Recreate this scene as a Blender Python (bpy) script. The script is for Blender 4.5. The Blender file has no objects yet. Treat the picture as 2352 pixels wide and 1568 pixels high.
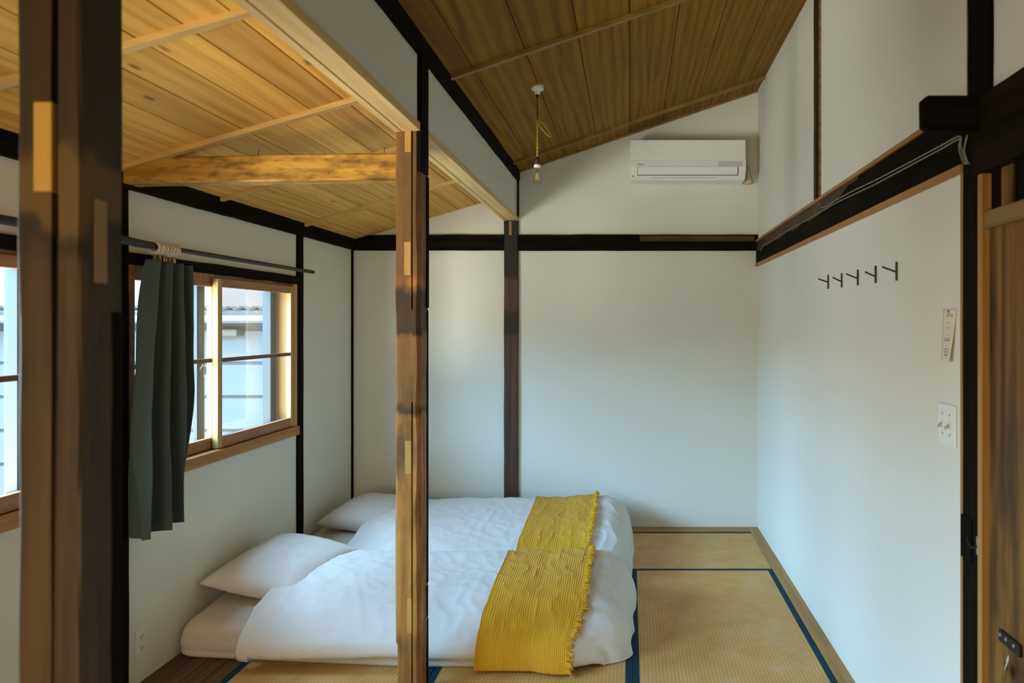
import bpy, bmesh, math, random
from mathutils import Vector, Matrix, noise
random.seed(7)
S = bpy.context.scene
COL = S.collection
F = 1765.0; CX = 1448.0; CY = 745.0; EYE = 1.53

# ------------------------------------------------------------------ camera, sky, lights, exposure
cam_d = bpy.data.cameras.new('camera'); cam = bpy.data.objects.new('camera', cam_d); COL.objects.link(cam)
cam.location = (0, 0, EYE); cam.rotation_euler = (math.pi/2, 0, 0)
cam_d.sensor_width = 36; cam_d.lens = F/2352*36
cam_d.shift_x = -(CX-1176)/2352; cam_d.shift_y = (CY-784)/2352
cam_d.clip_start = 0.05
cam_d.dof.use_dof = True; cam_d.dof.focus_distance = 4.2; cam_d.dof.aperture_fstop = 3.5
S.camera = cam

world = bpy.data.worlds.new('sky'); S.world = world; world.use_nodes = True
wn = world.node_tree.nodes; bg = wn['Background']
bg.inputs[0].default_value = (0.86, 0.93, 1.0, 1); bg.inputs[1].default_value = 1.25

def area(name, loc, target, sx, sy, power, col):
    d = bpy.data.lights.new(name, 'AREA'); d.shape = 'RECTANGLE'; d.size = sx; d.size_y = sy
    d.energy = power; d.color = col
    o = bpy.data.objects.new(name, d); COL.objects.link(o); o.location = loc
    o.rotation_euler = (Vector(target)-Vector(loc)).to_track_quat('-Z', 'Y').to_euler()
    return o
area('sky_daylight', (-6.0, 0.6, 3.3), (-2.0, 2.6, 1.3), 9.5, 2.2, 2750, (0.35, 0.71, 1.05))
area('sky_daylight_high', (-4.3, 2.9, 5.4), (-1.9, 3.3, 1.3), 5.0, 2.4, 1700, (0.38, 0.71, 1.0))
area('neighbor_wall_bounce', (-6.0, 1.8, 1.35), (-2.0, 2.6, 1.3), 8.0, 1.7, 310, (0.86, 0.97, 1.0))
area('yard_bounce', (-4.8, -1.3, -0.5), (-2.0, 2.2, 1.3), 3.0, 1.8, 1000, (0.97, 1.0, 0.86))
area('rear_warm_fill', (-1.2, -1.45, 0.95), (-1.2, 2.2, 2.2), 1.5, 1.0, 42, (1.0, 0.88, 0.60))  # added warm fill behind the camera, lifts left ceiling and shadows; no window there

S.view_settings.view_transform = 'Standard'; S.view_settings.look = 'None'
S.view_settings.gamma = 1; S.view_settings.use_curve_mapping = False
S.view_settings.exposure = 0.0

# ------------------------------------------------------------------ materials
def nt(name):
    m = bpy.data.materials.new(name); m.use_nodes = True
    t = m.node_tree; p = t.nodes['Principled BSDF']
    return m, t, p
def link(t, a, b): t.links.new(a, b)
def node(t, typ, **kw):
    n = t.nodes.new(typ)
    for k, v in kw.items(): setattr(n, k, v)
    return n
def ramp(t, fac, stops):
    r = node(t, 'ShaderNodeValToRGB'); el = r.color_ramp.elements
    while len(el) < len(stops): el.new(0.5)
    for e, (p, c) in zip(el, stops):
        e.position = p; e.color = (c[0], c[1], c[2], 1) if hasattr(c, '__len__') else (c, c, c, 1)
    link(t, fac, r.inputs[0]); return r.outputs[0]
def mixc(t, fac, a, b, mode='MIX'):
    n = node(t, 'ShaderNodeMix', data_type='RGBA', blend_type=mode)
    for sock, v in ((n.inputs[0], fac), (n.inputs[6], a), (n.inputs[7], b)):
        if hasattr(v, 'is_linked'): link(t, v, sock)
        elif hasattr(v, '__len__'): sock.default_value = (v[0], v[1], v[2], 1)
        else: sock.default_value = v
    return n.outputs[2]
def math_n(t, op, a, b=0.0):
    n = node(t, 'ShaderNodeMath', operation=op)
    for s, v in ((n.inputs[0], a), (n.inputs[1], b)):
        if hasattr(v, 'is_linked'): link(t, v, s)
        else: s.default_value = v
    return n.outputs[0]
def coords(t, scale, rand=True):
    tc = node(t, 'ShaderNodeTexCoord'); v = tc.outputs['Object']
    oi = node(t, 'ShaderNodeObjectInfo')
    if rand:
        mul = math_n(t, 'MULTIPLY', oi.outputs['Random'], 37.0)
        add = node(t, 'ShaderNodeVectorMath', operation='ADD'); link(t, v, add.inputs[0])
        cb = node(t, 'ShaderNodeCombineXYZ')
        for i in range(3): link(t, mul, cb.inputs[i])
        link(t, cb.outputs[0], add.inputs[1]); v = add.outputs[0]
    mp = node(t, 'ShaderNodeMapping'); mp.inputs['Scale'].default_value = scale; link(t, v, mp.inputs[0])
    return mp.outputs[0], oi, tc
def noise_n(t, vec, scale=1.0, detail=4.0, rough=0.55, dist=0.0):
    n = node(t, 'ShaderNodeTexNoise'); n.inputs['Scale'].default_value = scale; n.inputs['Detail'].default_value = detail
    n.inputs['Roughness'].default_value = rough; n.inputs['Distortion'].default_value = dist
    link(t, vec, n.inputs['Vector']); return n.outputs['Fac']
def bump(t, p, h, strength=0.2, dist=0.002):
    b = node(t, 'ShaderNodeBump'); b.inputs['Strength'].default_value = strength; b.inputs['Distance'].default_value = dist
    link(t, h, b.inputs['Height']); link(t, b.outputs[0], p.inputs['Normal'])

def plain(name, col, rough=0.5, metal=0.0, fine=0.06, scale=30):
    m, t, p = nt(name)
    v, oi, tc = coords(t, (1, 1, 1)); f = noise_n(t, v, scale, 3)
    d = tuple(c*(1-fine*2) for c in col); l = tuple(min(1, c*(1+fine)) for c in col)
    link(t, ramp(t, f, [(0.3, d), (0.7, l)]), p.inputs['Base Color'])
    p.inputs['Roughness'].default_value = rough; p.inputs['Metallic'].default_value = metal
    return m

def wood(name, dark, light, axis='Z', dens=22.0, rough=0.55, rand=0.25, knots=0.0, stain=None, blotch=None, bmp=0.15, stretch=1.2, spec=0.35, bdens=1.0):
    """grain runs along axis; rand = tone change from piece to piece; stain = [(z, amount)] bands; blotch = (colour, amount)"""
    m, t, p = nt(name)
    sc = {'X': (stretch, dens, dens), 'Y': (dens, stretch, dens), 'Z': (dens, dens, stretch)}[axis]
    v, oi, tc = coords(t, sc)
    g = noise_n(t, v, 1.0, 6, 0.62, 1.2)
    sc2 = {'X': (0.35, 3.2, 3.2), 'Y': (3.2, 0.35, 3.2), 'Z': (3.2, 3.2, 0.35)}[axis]
    v2, _, _ = coords(t, sc2)
    w = node(t, 'ShaderNodeTexWave', wave_type='RINGS', rings_direction=axis); w.inputs['Scale'].default_value = 2.2
    w.inputs['Distortion'].default_value = 5.0; w.inputs['Detail'].default_value = 3; w.inputs['Detail Scale'].default_value = 1.4
    link(t, v2, w.inputs['Vector'])
    gg = math_n(t, 'ADD', math_n(t, 'MULTIPLY', g, 0.84), math_n(t, 'MULTIPLY', w.outputs['Fac'], 0.16))
    c = ramp(t, gg, [(0.30, dark), (0.62, light)])
    if knots:
        sck = {'X': (2.0, 7, 7), 'Y': (7, 2.0, 7), 'Z': (7, 7, 2.0)}[axis]
        vk, _, _ = coords(t, sck)
        vo = node(t, 'ShaderNodeTexVoronoi'); vo.inputs['Scale'].default_value = 1.0; link(t, vk, vo.inputs['Vector'])
        k = ramp(t, vo.outputs['Distance'], [(0.0, 1.0), (0.035*knots, 1.0), (0.085*knots, 0.0)])
        c = mixc(t, math_n(t, 'MULTIPLY', k, 0.75), c, tuple(x*0.22 for x in dark))
    if blotch:
        vb, _, _ = coords(t, (5, 5, 5) if axis is None else tuple(q*bdens for q in {'X': (2, 6, 6), 'Y': (6, 2, 6), 'Z': (6, 6, 2)}[axis]))
        nb = noise_n(t, vb, 1.0, 3, 0.6)
        c = mixc(t, math_n(t, 'MULTIPLY', ramp(t, nb, [(0.45, 0.0), (0.68, 1.0)]), blotch[1]), c, blotch[0])
    if stain:
        sp = node(t, 'ShaderNodeSeparateXYZ'); link(t, tc.outputs['Object'], sp.inputs[0])
        vz, _, _ = coords(t, (10, 10, 6)); wob = noise_n(t, vz, 1.0, 4)
        zz = math_n(t, 'ADD', sp.outputs['Z'], math_n(t, 'MULTIPLY', math_n(t, 'SUBTRACT', wob, 0.5), 0.16))
        zn = math_n(t, 'DIVIDE', zz, 3.0)
        for (lo, hi, col, amt) in stain:
            f = ramp(t, zn, [((lo-0.02)/3, 0.0), (lo/3, 1.0), (hi/3, 1.0), ((hi+0.03)/3, 0.0)])
            c = mixc(t, math_n(t, 'MULTIPLY', f, amt), c, col)
    hs = node(t, 'ShaderNodeHueSaturation'); link(t, c, hs.inputs['Color'])
    link(t, math_n(t, 'ADD', math_n(t, 'MULTIPLY', oi.outputs['Random'], rand), 1-rand/2), hs.inputs['Value'])
    link(t, hs.outputs[0], p.inputs['Base Color'])
    p.inputs['Roughness'].default_value = rough; p.inputs['Specular IOR Level'].default_value = spec
    bump(t, p, g, bmp, 0.003)
    return m

def plaster(name, col):
    m, t, p = nt(name)
    v, oi, tc = coords(t, (1, 1, 1), rand=False)
    big = noise_n(t, v, 1.3, 3); fine = noise_n(t, v, 160, 4, 0.7)
    link(t, ramp(t, big, [(0.3, tuple(c*0.965 for c in col)), (0.7, col)]), p.inputs['Base Color'])
    p.inputs['Roughness'].default_value = 0.92; p.inputs['Specular IOR Level'].default_value = 0.15
    bump(t, p, fine, 0.12, 0.002); return m

def fabric(name, col, rough=0.95, weave=900, wr=0.0, wscale=9, sheen=0.15, trans=0.0):
    m, t, p = nt(name)
    v, oi, tc = coords(t, (1, 1, 1), rand=False)
    n1 = noise_n(t, v, 14, 4); n2 = noise_n(t, v, weave*0.2, 2)
    link(t, ramp(t, n1, [(0.25, tuple(c*0.93 for c in col)), (0.75, col)]), p.inputs['Base Color'])
    p.inputs['Roughness'].default_value = rough; p.inputs['Specular IOR Level'].default_value = 0.1
    p.inputs['Sheen Weight'].default_value = sheen
    h = math_n(t, 'ADD', math_n(t, 'MULTIPLY', n2, 0.12), math_n(t, 'MULTIPLY', noise_n(t, v, wscale, 5, 0.6, 1.0), wr))
    bump(t, p, h, 0.5, 0.012); return m

def tatami(name, along):
    m, t, p = nt(name)
    v, oi, tc = coords(t, (1, 1, 1), rand=False)
    sp = node(t, 'ShaderNodeSeparateXYZ'); link(t, tc.outputs['Object'], sp.inputs[0])
    a = sp.outputs['X'] if along == 'Y' else sp.outputs['Y']; b = sp.outputs['Y'] if along == 'Y' else sp.outputs['X']
    rib = math_n(t, 'ADD', math_n(t, 'MULTIPLY', math_n(t, 'SINE', math_n(t, 'MULTIPLY', a, 2*math.pi/0.0165)), 0.5), 0.5)
    reed = math_n(t, 'ADD', math_n(t, 'MULTIPLY', math_n(t, 'SINE', math_n(t, 'MULTIPLY', b, 2*math.pi/0.007)), 0.5), 0.5)
    vs, _, _ = coords(t, (6, 90, 6) if along == 'X' else (90, 6, 6), rand=False)
    streak = noise_n(t, v, 60, 3); patch = noise_n(t, v, 5.5, 5, 0.7)
    c = ramp(t, patch, [(0.34, (0.66, 0.33, 0.075)), (0.52, (0.74, 0.40, 0.115)), (0.68, (0.76, 0.48, 0.21))])
    c = mixc(t, math_n(t, 'MULTIPLY', ramp(t, rib, [(0.0, 1.0), (0.3, 0.0)]), 0.34), c, (0.26, 0.14, 0.04))
    c = mixc(t, math_n(t, 'MULTIPLY', streak, 0.22), c, (0.30, 0.21, 0.08))
    link(t, c, p.inputs['Base Color']); p.inputs['Roughness'].default_value = 0.6
    h = math_n(t, 'ADD', rib, math_n(t, 'MULTIPLY', reed, 0.35)); bump(t, p, h, 0.45, 0.0015); return m

def glass_pane(name, tint=(0.985, 0.99, 1.0), k=0.22):
    m, t, p = nt(name); t.nodes.remove(p)
    tr = node(t, 'ShaderNodeBsdfTransparent'); tr.inputs[0].default_value = (*tint, 1)
    gl = node(t, 'ShaderNodeBsdfGlossy'); gl.inputs['Roughness'].default_value = 0.02
    fr = node(t, 'ShaderNodeLayerWeight'); fr.inputs[0].default_value = 0.12
    mx = node(t, 'ShaderNodeMixShader'); link(t, math_n(t, 'MULTIPLY', fr.outputs['Fresnel'], k), mx.inputs[0])
    link(t, tr.outputs[0], mx.inputs[1]); link(t, gl.outputs[0], mx.inputs[2])
    link(t, mx.outputs[0], t.nodes['Material Output'].inputs[0]); return m

M = {}
M['plaster'] = plaster('white_plaster', (0.78, 0.765, 0.672))
M['dark'] = wood('blackened_timber', (0.003, 0.0026, 0.002), (0.010, 0.0075, 0.005), 'Z', rough=0.8, spec=0.05, blotch=((0.03, 0.018, 0.009), 0.12))
M['dark_y'] = wood('blackened_timber_lengthwise', (0.003, 0.0026, 0.002), (0.010, 0.0075, 0.005), 'Y', rough=0.8, spec=0.05, blotch=((0.045, 0.025, 0.010), 0.22))
M['dark_x'] = wood('blackened_timber_crosswise', (0.003, 0.0026, 0.002), (0.011, 0.008, 0.005), 'X', rough=0.8, spec=0.05, blotch=((0.03, 0.018, 0.009), 0.12))
M['redbrown'] = wood('red_brown_timber', (0.022, 0.012, 0.008), (0.085, 0.036, 0.020), 'Z', rough=0.5, stain=[(1.46, 1.62, (0.008, 0.006, 0.005), 0.9), (1.9, 2.5, (0.008, 0.006, 0.005), 0.9)])
M['plank'] = wood('ceiling_plank_wood', (0.60, 0.285, 0.045), (0.84, 0.46, 0.105), 'Y', dens=26, rough=0.5, spec=0.2, rand=0.34, knots=1.0, bmp=0.08, stretch=0.9)
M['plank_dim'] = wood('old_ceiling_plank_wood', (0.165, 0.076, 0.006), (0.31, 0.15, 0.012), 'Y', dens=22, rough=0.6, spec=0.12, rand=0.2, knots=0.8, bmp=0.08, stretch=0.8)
M['batten'] = wood('pale_batten_wood', (0.55, 0.33, 0.10), (0.68, 0.43, 0.15), 'X', rough=0.5, rand=0.1)
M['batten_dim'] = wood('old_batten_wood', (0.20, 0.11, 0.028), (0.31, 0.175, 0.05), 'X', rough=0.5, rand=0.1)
M['beam'] = wood('pale_beam_wood', (0.70, 0.42, 0.155), (0.84, 0.57, 0.26), 'Y', dens=26, rough=0.5, rand=0.08, knots=0.7)
M['tie'] = wood('amber_tie_beam_wood', (0.34, 0.155, 0.018), (0.60, 0.31, 0.045), 'X', dens=20, rough=0.5, rand=0.05, knots=1.6, blotch=((0.10, 0.045, 0.008), 0.8), bdens=5.0)
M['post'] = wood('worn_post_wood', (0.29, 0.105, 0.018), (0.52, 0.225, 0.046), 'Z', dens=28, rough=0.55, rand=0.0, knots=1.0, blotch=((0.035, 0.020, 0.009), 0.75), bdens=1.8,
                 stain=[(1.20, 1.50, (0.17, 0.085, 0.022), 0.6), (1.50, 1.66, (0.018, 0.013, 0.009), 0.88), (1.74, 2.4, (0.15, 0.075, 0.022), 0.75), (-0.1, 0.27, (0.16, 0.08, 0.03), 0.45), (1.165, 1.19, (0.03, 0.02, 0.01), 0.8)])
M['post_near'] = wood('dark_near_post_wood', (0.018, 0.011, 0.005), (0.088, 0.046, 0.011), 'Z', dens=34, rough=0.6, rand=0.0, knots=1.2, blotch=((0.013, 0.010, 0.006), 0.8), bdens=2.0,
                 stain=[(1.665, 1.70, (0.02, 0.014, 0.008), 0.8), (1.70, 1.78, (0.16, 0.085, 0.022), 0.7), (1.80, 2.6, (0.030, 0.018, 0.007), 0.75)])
M['patch'] = wood('new_patch_wood', (0.46, 0.24, 0.05), (0.56, 0.31, 0.08), 'Z', rough=0.5, rand=0.2)
M['patch_dim'] = wood('dull_patch_wood', (0.26, 0.155, 0.055), (0.34, 0.20, 0.08), 'Z', rough=0.5, rand=0.1)
M['honey'] = wood('honey_trim_wood', (0.32, 0.15, 0.035), (0.46, 0.23, 0.062), 'Y', rough=0.5, rand=0.12)
M['honey_z'] = wood('honey_upright_wood', (0.32, 0.15, 0.035), (0.46, 0.23, 0.062), 'Z', rough=0.5, rand=0.12)
M['honey_x'] = wood('honey_cross_wood', (0.32, 0.15, 0.035), (0.46, 0.23, 0.062), 'X', rough=0.5, rand=0.12)
M['sash'] = wood('window_sash_wood', (0.30, 0.135, 0.060), (0.42, 0.21, 0.09), 'Y', rough=0.5, rand=0.15)
M['sash_z'] = wood('window_stile_wood', (0.46, 0.27, 0.10), (0.58, 0.36, 0.15), 'Z', rough=0.5, rand=0.15)
M['muntin'] = wood('dark_red_muntin_wood', (0.14, 0.055, 0.028), (0.22, 0.09, 0.05), 'Y', rough=0.5)
M['doorwood'] = wood('old_door_wood', (0.080, 0.034, 0.006), (0.27, 0.122, 0.020), 'Z', dens=16, rough=0.55, rand=0.15, knots=1.6, blotch=((0.014, 0.010, 0.006), 0.85), stretch=0.8)
M['brown_y'] = wood('mottled_brown_wood', (0.02, 0.010, 0.004), (0.10, 0.048, 0.014), 'Y', rough=0.6, blotch=((0.008, 0.006, 0.004), 0.8), bdens=2.0)
M['brown_x'] = wood('mottled_brown_crosswood', (0.03, 0.015, 0.006), (0.12, 0.062, 0.020), 'X', rough=0.6, blotch=((0.010, 0.007, 0.005), 0.6), bdens=2.0)
M['doorrail'] = wood('door_rail_wood', (0.12, 0.066, 0.018), (0.24, 0.14, 0.045), 'Y', rough=0.5)
M['floorwood'] = wood('dark_floor_plank_wood', (0.055, 0.033, 0.018), (0.13, 0.078, 0.040), 'Y', dens=26, rough=0.5, rand=0.3)
M['floorbase'] = plain('tan_underfloor', (0.46, 0.34, 0.17), 0.8)
M['tatami_y'] = tatami('tatami_reed_lengthwise', 'Y'); M['tatami_x'] = tatami('tatami_reed_crosswise', 'X')
M['heri'] = fabric('blue_black_tatami_border', (0.012, 0.045, 0.075), 0.7, sheen=0.0)
M['duvet'] = fabric('white_linen', (0.80, 0.775, 0.75), wr=0.22, wscale=7)
M['sheet'] = fabric('beige_white_sheet', (0.70, 0.635, 0.55), wr=0.15, wscale=5)
M['pillow'] = fabric('pillowcase_linen', (0.76, 0.72, 0.68), wr=0.3, wscale=7)
M['throw'] = fabric('mustard_cotton', (0.74, 0.375, 0.024), wr=0.12, wscale=30, sheen=0.1)
M['curtain'] = fabric('slate_linen_curtain', (0.080, 0.112, 0.124), wr=0.7, wscale=11, sheen=0.15)
M['black'] = plain('black_painted_metal', (0.010, 0.0085, 0.007), 0.5, 0.0)
M['bronze'] = plain('dark_bronze', (0.055, 0.040, 0.020), 0.45, 0.5)
M['brass'] = plain('brass', (0.62, 0.43, 0.18), 0.32, 0.9)
M['ring'] = wood('pale_ring_wood', (0.62, 0.57, 0.46), (0.74, 0.70, 0.58), 'Z', rough=0.45, rand=0.2)
M['ivory'] = plain('ivory_plastic', (0.80, 0.77, 0.68), 0.35, fine=0.02)
M['acwhite'] = plain('white_ac_plastic', (0.84, 0.84, 0.80), 0.35, fine=0.015)
M['acgrey'] = plain('grey_ac_window', (0.62, 0.62, 0.57), 0.3, fine=0.02)
M['slot'] = plain('dark_slot', (0.025, 0.025, 0.022), 0.6)
M['ink'] = plain('grey_ink', (0.28, 0.27, 0.24), 0.8)
M['cable'] = plain('grey_cable_sheath', (0.24, 0.23, 0.19), 0.5)
M['cord'] = plain('yellow_cotton_cord', (0.60, 0.42, 0.05), 0.8, fine=0.3, scale=300)
M['cord_dim'] = plain('twisted_brown_cord', (0.10, 0.07, 0.02), 0.8)
M['paper'] = plain('cream_paper', (0.80, 0.72, 0.55), 0.85, fine=0.02)
M['alu'] = plain('grey_aluminium', (0.045, 0.058, 0.063), 0.45, 0.0, fine=0.02)
M['pane'] = glass_pane('window_glass')
M['bulb'] = glass_pane('clear_bulb_glass', (0.97, 0.97, 0.95), 0.7)
M['filament'] = plain('amber_filament', (0.85, 0.55, 0.10), 0.5)
M['siding'] = plain('pale_blue_siding', (0.19, 0.205, 0.215), 0.7, fine=0.02, scale=4)
M['sidingjoint'] = plain('siding_joint', (0.10, 0.107, 0.112), 0.8)
M['rooftin'] = plain('weathered_tin', (0.12, 0.108, 0.10), 0.6)
M['gutter'] = plain('white_gutter', (0.26, 0.255, 0.245), 0.5)
M['cream'] = plain('cream_paint', (0.22, 0.205, 0.155), 0.6)
M['yard'] = plain('pale_concrete', (0.55, 0.54, 0.50), 0.9, fine=0.08, scale=2)
M['putty'] = plain('beige_putty', (0.60, 0.52, 0.36), 0.8)

# ------------------------------------------------------------------ helpers
def W(px, py, d): return Vector(((px-CX)*d/F, d, EYE+(CY-py)*d/F))
def box(bm, lo, hi):
    lo = Vector(lo); hi = Vector(hi)
    for i in range(3):
        if lo[i] > hi[i]: lo[i], hi[i] = hi[i], lo[i]
    r = bmesh.ops.create_cube(bm, size=1.0)
    bmesh.ops.transform(bm, matrix=Matrix.Translation((lo+hi)/2) @ Matrix.Diagonal((*(hi-lo), 1)), verts=r['verts'])
    return r['verts']
def BOX(*pairs):
    bm = bmesh.new()
    for lo, hi in pairs: box(bm, lo, hi)
    return bm
def prism(bm, poly, axis, a, b):
    """poly in the two other axes (order x,y / x,z / y,z)"""
    def P(u, v, w): return {'X': (w, u, v), 'Y': (u, w, v), 'Z': (u, v, w)}[axis]
    va = [bm.verts.new(P(u, v, a)) for u, v in poly]; vb = [bm.verts.new(P(u, v, b)) for u, v in poly]
    n = len(poly); bm.faces.new(va); bm.faces.new(vb[::-1])
    for i in range(n): bm.faces.new((va[i], vb[i], vb[(i+1) % n], va[(i+1) % n]))
def tube(bm, pts, r, n=8, cap=True):
    pts = [Vector(p) for p in pts]; rings = []
    prev = None
    for i, p in enumerate(pts):
        d = (pts[min(i+1, len(pts)-1)]-pts[max(i-1, 0)]).normalized()
        if prev is None:
            up = Vector((0, 0, 1)) if abs(d.z) < 0.9 else Vector((1, 0, 0)); a = d.cross(up).normalized()
        else: a = (prev - d*prev.dot(d)).normalized()
        prev = a; b = d.cross(a)
        rr = r[i] if hasattr(r, '__len__') else r
        rings.append([bm.verts.new(p+rr*(math.cos(2*math.pi*k/n)*a+math.sin(2*math.pi*k/n)*b)) for k in range(n)])
    for q in range(len(rings)-1):
        for k in range(n): bm.faces.new((rings[q][k], rings[q][(k+1) % n], rings[q+1][(k+1) % n], rings[q+1][k]))
    if cap: bm.faces.new(rings[0][::-1]); bm.faces.new(rings[-1])
def lathe(bm, prof, c, n=20, axis='Z', closed=False):
    c = Vector(c); rings = []
    for r, h in prof:
        ring = []
        for k in range(n):
            a = 2*math.pi*k/n; x, y = r*math.cos(a), r*math.sin(a)
            o = {'Z': (x, y, h), 'X': (h, x, y), 'Y': (x, h, y)}[axis]
            ring.append(bm.verts.new(c+Vector(o)))
        rings.append(ring)
    for q in range(len(rings)-1):
        for k in range(n): bm.faces.new((rings[q][k], rings[q][(k+1) % n], rings[q+1][(k+1) % n], rings[q+1][k]))
    bm.faces.new(rings[0][::-1]); bm.faces.new(rings[-1])
def torus(bm, c, R, r, axis='Y', n=20, k=8):
    c = Vector(c); rings = []
    for i in range(n):
        a = 2*math.pi*i/n; ring = []
        for j in range(k):
            b = 2*math.pi*j/k; rad = R+r*math.cos(b); h = r*math.sin(b)
            o = {'Y': (rad*math.cos(a), h, rad*math.sin(a)), 'X': (h, rad*math.cos(a), rad*math.sin(a)), 'Z': (rad*math.cos(a), rad*math.sin(a), h)}[axis]
            ring.append(bm.verts.new(c+Vector(o)))
        rings.append(ring)
    for i in range(n):
        for j in range(k): bm.faces.new((rings[i][j], rings[(i+1) % n][j], rings[(i+1) % n][(j+1) % k], rings[i][(j+1) % k]))
def rough_box(bm, lo, hi, axis, seg=24, amp=0.003, seed=0.0, ch=0.006):
    """timber: chamfered section, edges that wander along the length"""
    i = 'XYZ'.index(axis); o = [k for k in range(3) if k != i]
    a0, a1 = lo[o[0]], hi[o[0]]; b0, b1 = lo[o[1]], hi[o[1]]
    sec = [(a0+ch, b0), (a1-ch, b0), (a1, b0+ch), (a1, b1-ch), (a1-ch, b1), (a0+ch, b1), (a0, b1-ch), (a0, b0+ch)]
    rings = []
    for s in range(seg+1):
        w = lo[i]+(hi[i]-lo[i])*s/seg; ring = []
        for k, (u, v) in enumerate(sec):
            n1 = noise.noise(Vector((seed+k//2*7.3, w*5.0, 1.7)))*amp; n2 = noise.noise(Vector((seed+k//2*7.3, w*5.0, 9.1)))*amp
            p = [0, 0, 0]; p[i] = w; p[o[0]] = u+n1; p[o[1]] = v+n2
            ring.append(bm.verts.new(p))
        rings.append(ring)
    n = len(sec)
    for s in range(seg):
        for k in range(n): bm.faces.new((rings[s][k], rings[s][(k+1) % n], rings[s+1][(k+1) % n], rings[s+1][k]))
    bm.faces.new(rings[0][::-1]); bm.faces.new(rings[-1])

def base_loc(o):
    loc = Vector((0, 0, 0))
    while o: loc += o.location; o = o.parent
    return loc
def obj(name, bm, mat, parent=None, smooth=False, bevel=0.0, origin=None, mods=()):
    """one mesh object; vertices are given in world space"""
    bmesh.ops.recalc_face_normals(bm, faces=bm.faces)
    me = bpy.data.meshes.new(name)
    if parent is not None: off = base_loc(parent); loc = Vector((0, 0, 0))
    else:
        if origin is None:
            lo = Vector([min(v.co[i] for v in bm.verts) for i in range(3)]); hi = Vector([max(v.co[i] for v in bm.verts) for i in range(3)])
            origin = ((lo.x+hi.x)/2, (lo.y+hi.y)/2, lo.z)
        off = Vector(origin); loc = off.copy()
    bmesh.ops.translate(bm, verts=bm.verts, vec=-off)
    if smooth:
        for f in bm.faces: f.smooth = True
    bm.to_mesh(me); bm.free()
    o = bpy.data.objects.new(name, me); COL.objects.link(o); o.location = loc
    if parent is not None: o.parent = parent
    me.materials.append(M[mat])
    if bevel:
        md = o.modifiers.new('edge', 'BEVEL'); md.width = bevel; md.segments = 2; md.limit_method = 'ANGLE'
    return o
def tag(o, label=None, cat=None, group=None, kind=None):
    if label: o['label'] = label
    if cat: o['category'] = cat
    if group: o['group'] = group
    if kind: o['kind'] = kind
    return o
def thing(name, loc, label, cat, group=None):
    e = bpy.data.objects.new(name, None); COL.objects.link(e); e.location = loc; e.empty_display_size = 0.1
    return tag(e, label, cat, group)
def struct(name, bm, mat, label=None, **kw):
    return tag(obj(name, bm, mat, origin=(0, 0, 0), **kw), label, None, None, 'structure')

XL, XR, YB = -2.10, 0.96, 5.80
def zl(x): return 2.496+0.29*(x+0.95)          # underside of the lower, left ceiling
def zr(x): return 2.9696+0.338*x               # underside of the upper, right ceiling
YF = -1.6                                       # wall behind the camera

# ------------------------------------------------------------------ floor and walls
floor = struct('floor', BOX(((XL-0.2, YF-0.1, -0.16), (XR+0.2, YB+0.1, -0.03))), 'floorbase', 'floor under the tatami mats and planks')
xs = [XL, -2.012, -1.925, -1.838, -1.757]
for a, b in zip(xs[:-1], xs[1:]):
    obj('floor_plank', BOX(((a+0.001, 1.2, -0.03), (b-0.0015, 5.66, 0.0))), 'floorwood', floor, bevel=0.0015)

W2 = (3.20, 4.826); W1 = (1.05, 2.88); WZ = (0.845, 1.784); TH = 0.16
bm = bmesh.new()
for lo, hi in (((YF, 0), (YB+0.1, WZ[0])), ((YF, WZ[1]), (YB+0.1, 2.6)), ((YF, WZ[0]), (W1[0], WZ[1])), ((W1[1], WZ[0]), (W2[0], WZ[1])), ((W2[1], WZ[0]), (YB+0.1, WZ[1]))):
    box(bm, (XL-TH, lo[0], lo[1]-(0.03 if lo[1] == 0 else 0)), (XL, hi[0], hi[1]))
struct('wall_left', bm, 'plaster', 'white plaster wall with the two windows')
bm = bmesh.new()
prism(bm, [(XL, -0.03), (XR, -0.03), (XR, zr(XR)+0.03), (-0.90, zr(-0.90)+0.03), (-0.90, zl(-0.90)+0.03), (XL, zl(XL)+0.03)], 'Y', YB, YB+0.1)
struct('wall_back', bm, 'plaster', 'white plaster wall behind the beds')
bm = BOX(((XR, 2.15, -0.03), (XR+0.1, YB+0.1, 3.4)), ((XR, YF, 2.0), (XR+0.1, 2.15, 3.4)), ((XR, YF, -0.03), (XR+0.1, 0.85, 2.0)))
struct('wall_right', bm, 'plaster', 'white plaster wall with the coat hooks')
struct('wall_front', BOX(((XL-0.1, YF-0.1, -0.03), (XR+0.1, YF, 3.4))), 'plaster', 'plaster wall opposite the beds')
bm = bmesh.new(); prism(bm, [(-0.93, 2.33), (-0.86, 2.33), (-0.86, zr(-0.86)+0.02), (-0.93, zr(-0.93)+0.02)], 'Y', YF, YB)
struct('wall_upper', bm, 'plaster', 'plaster strip of wall above the pale beam')

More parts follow.
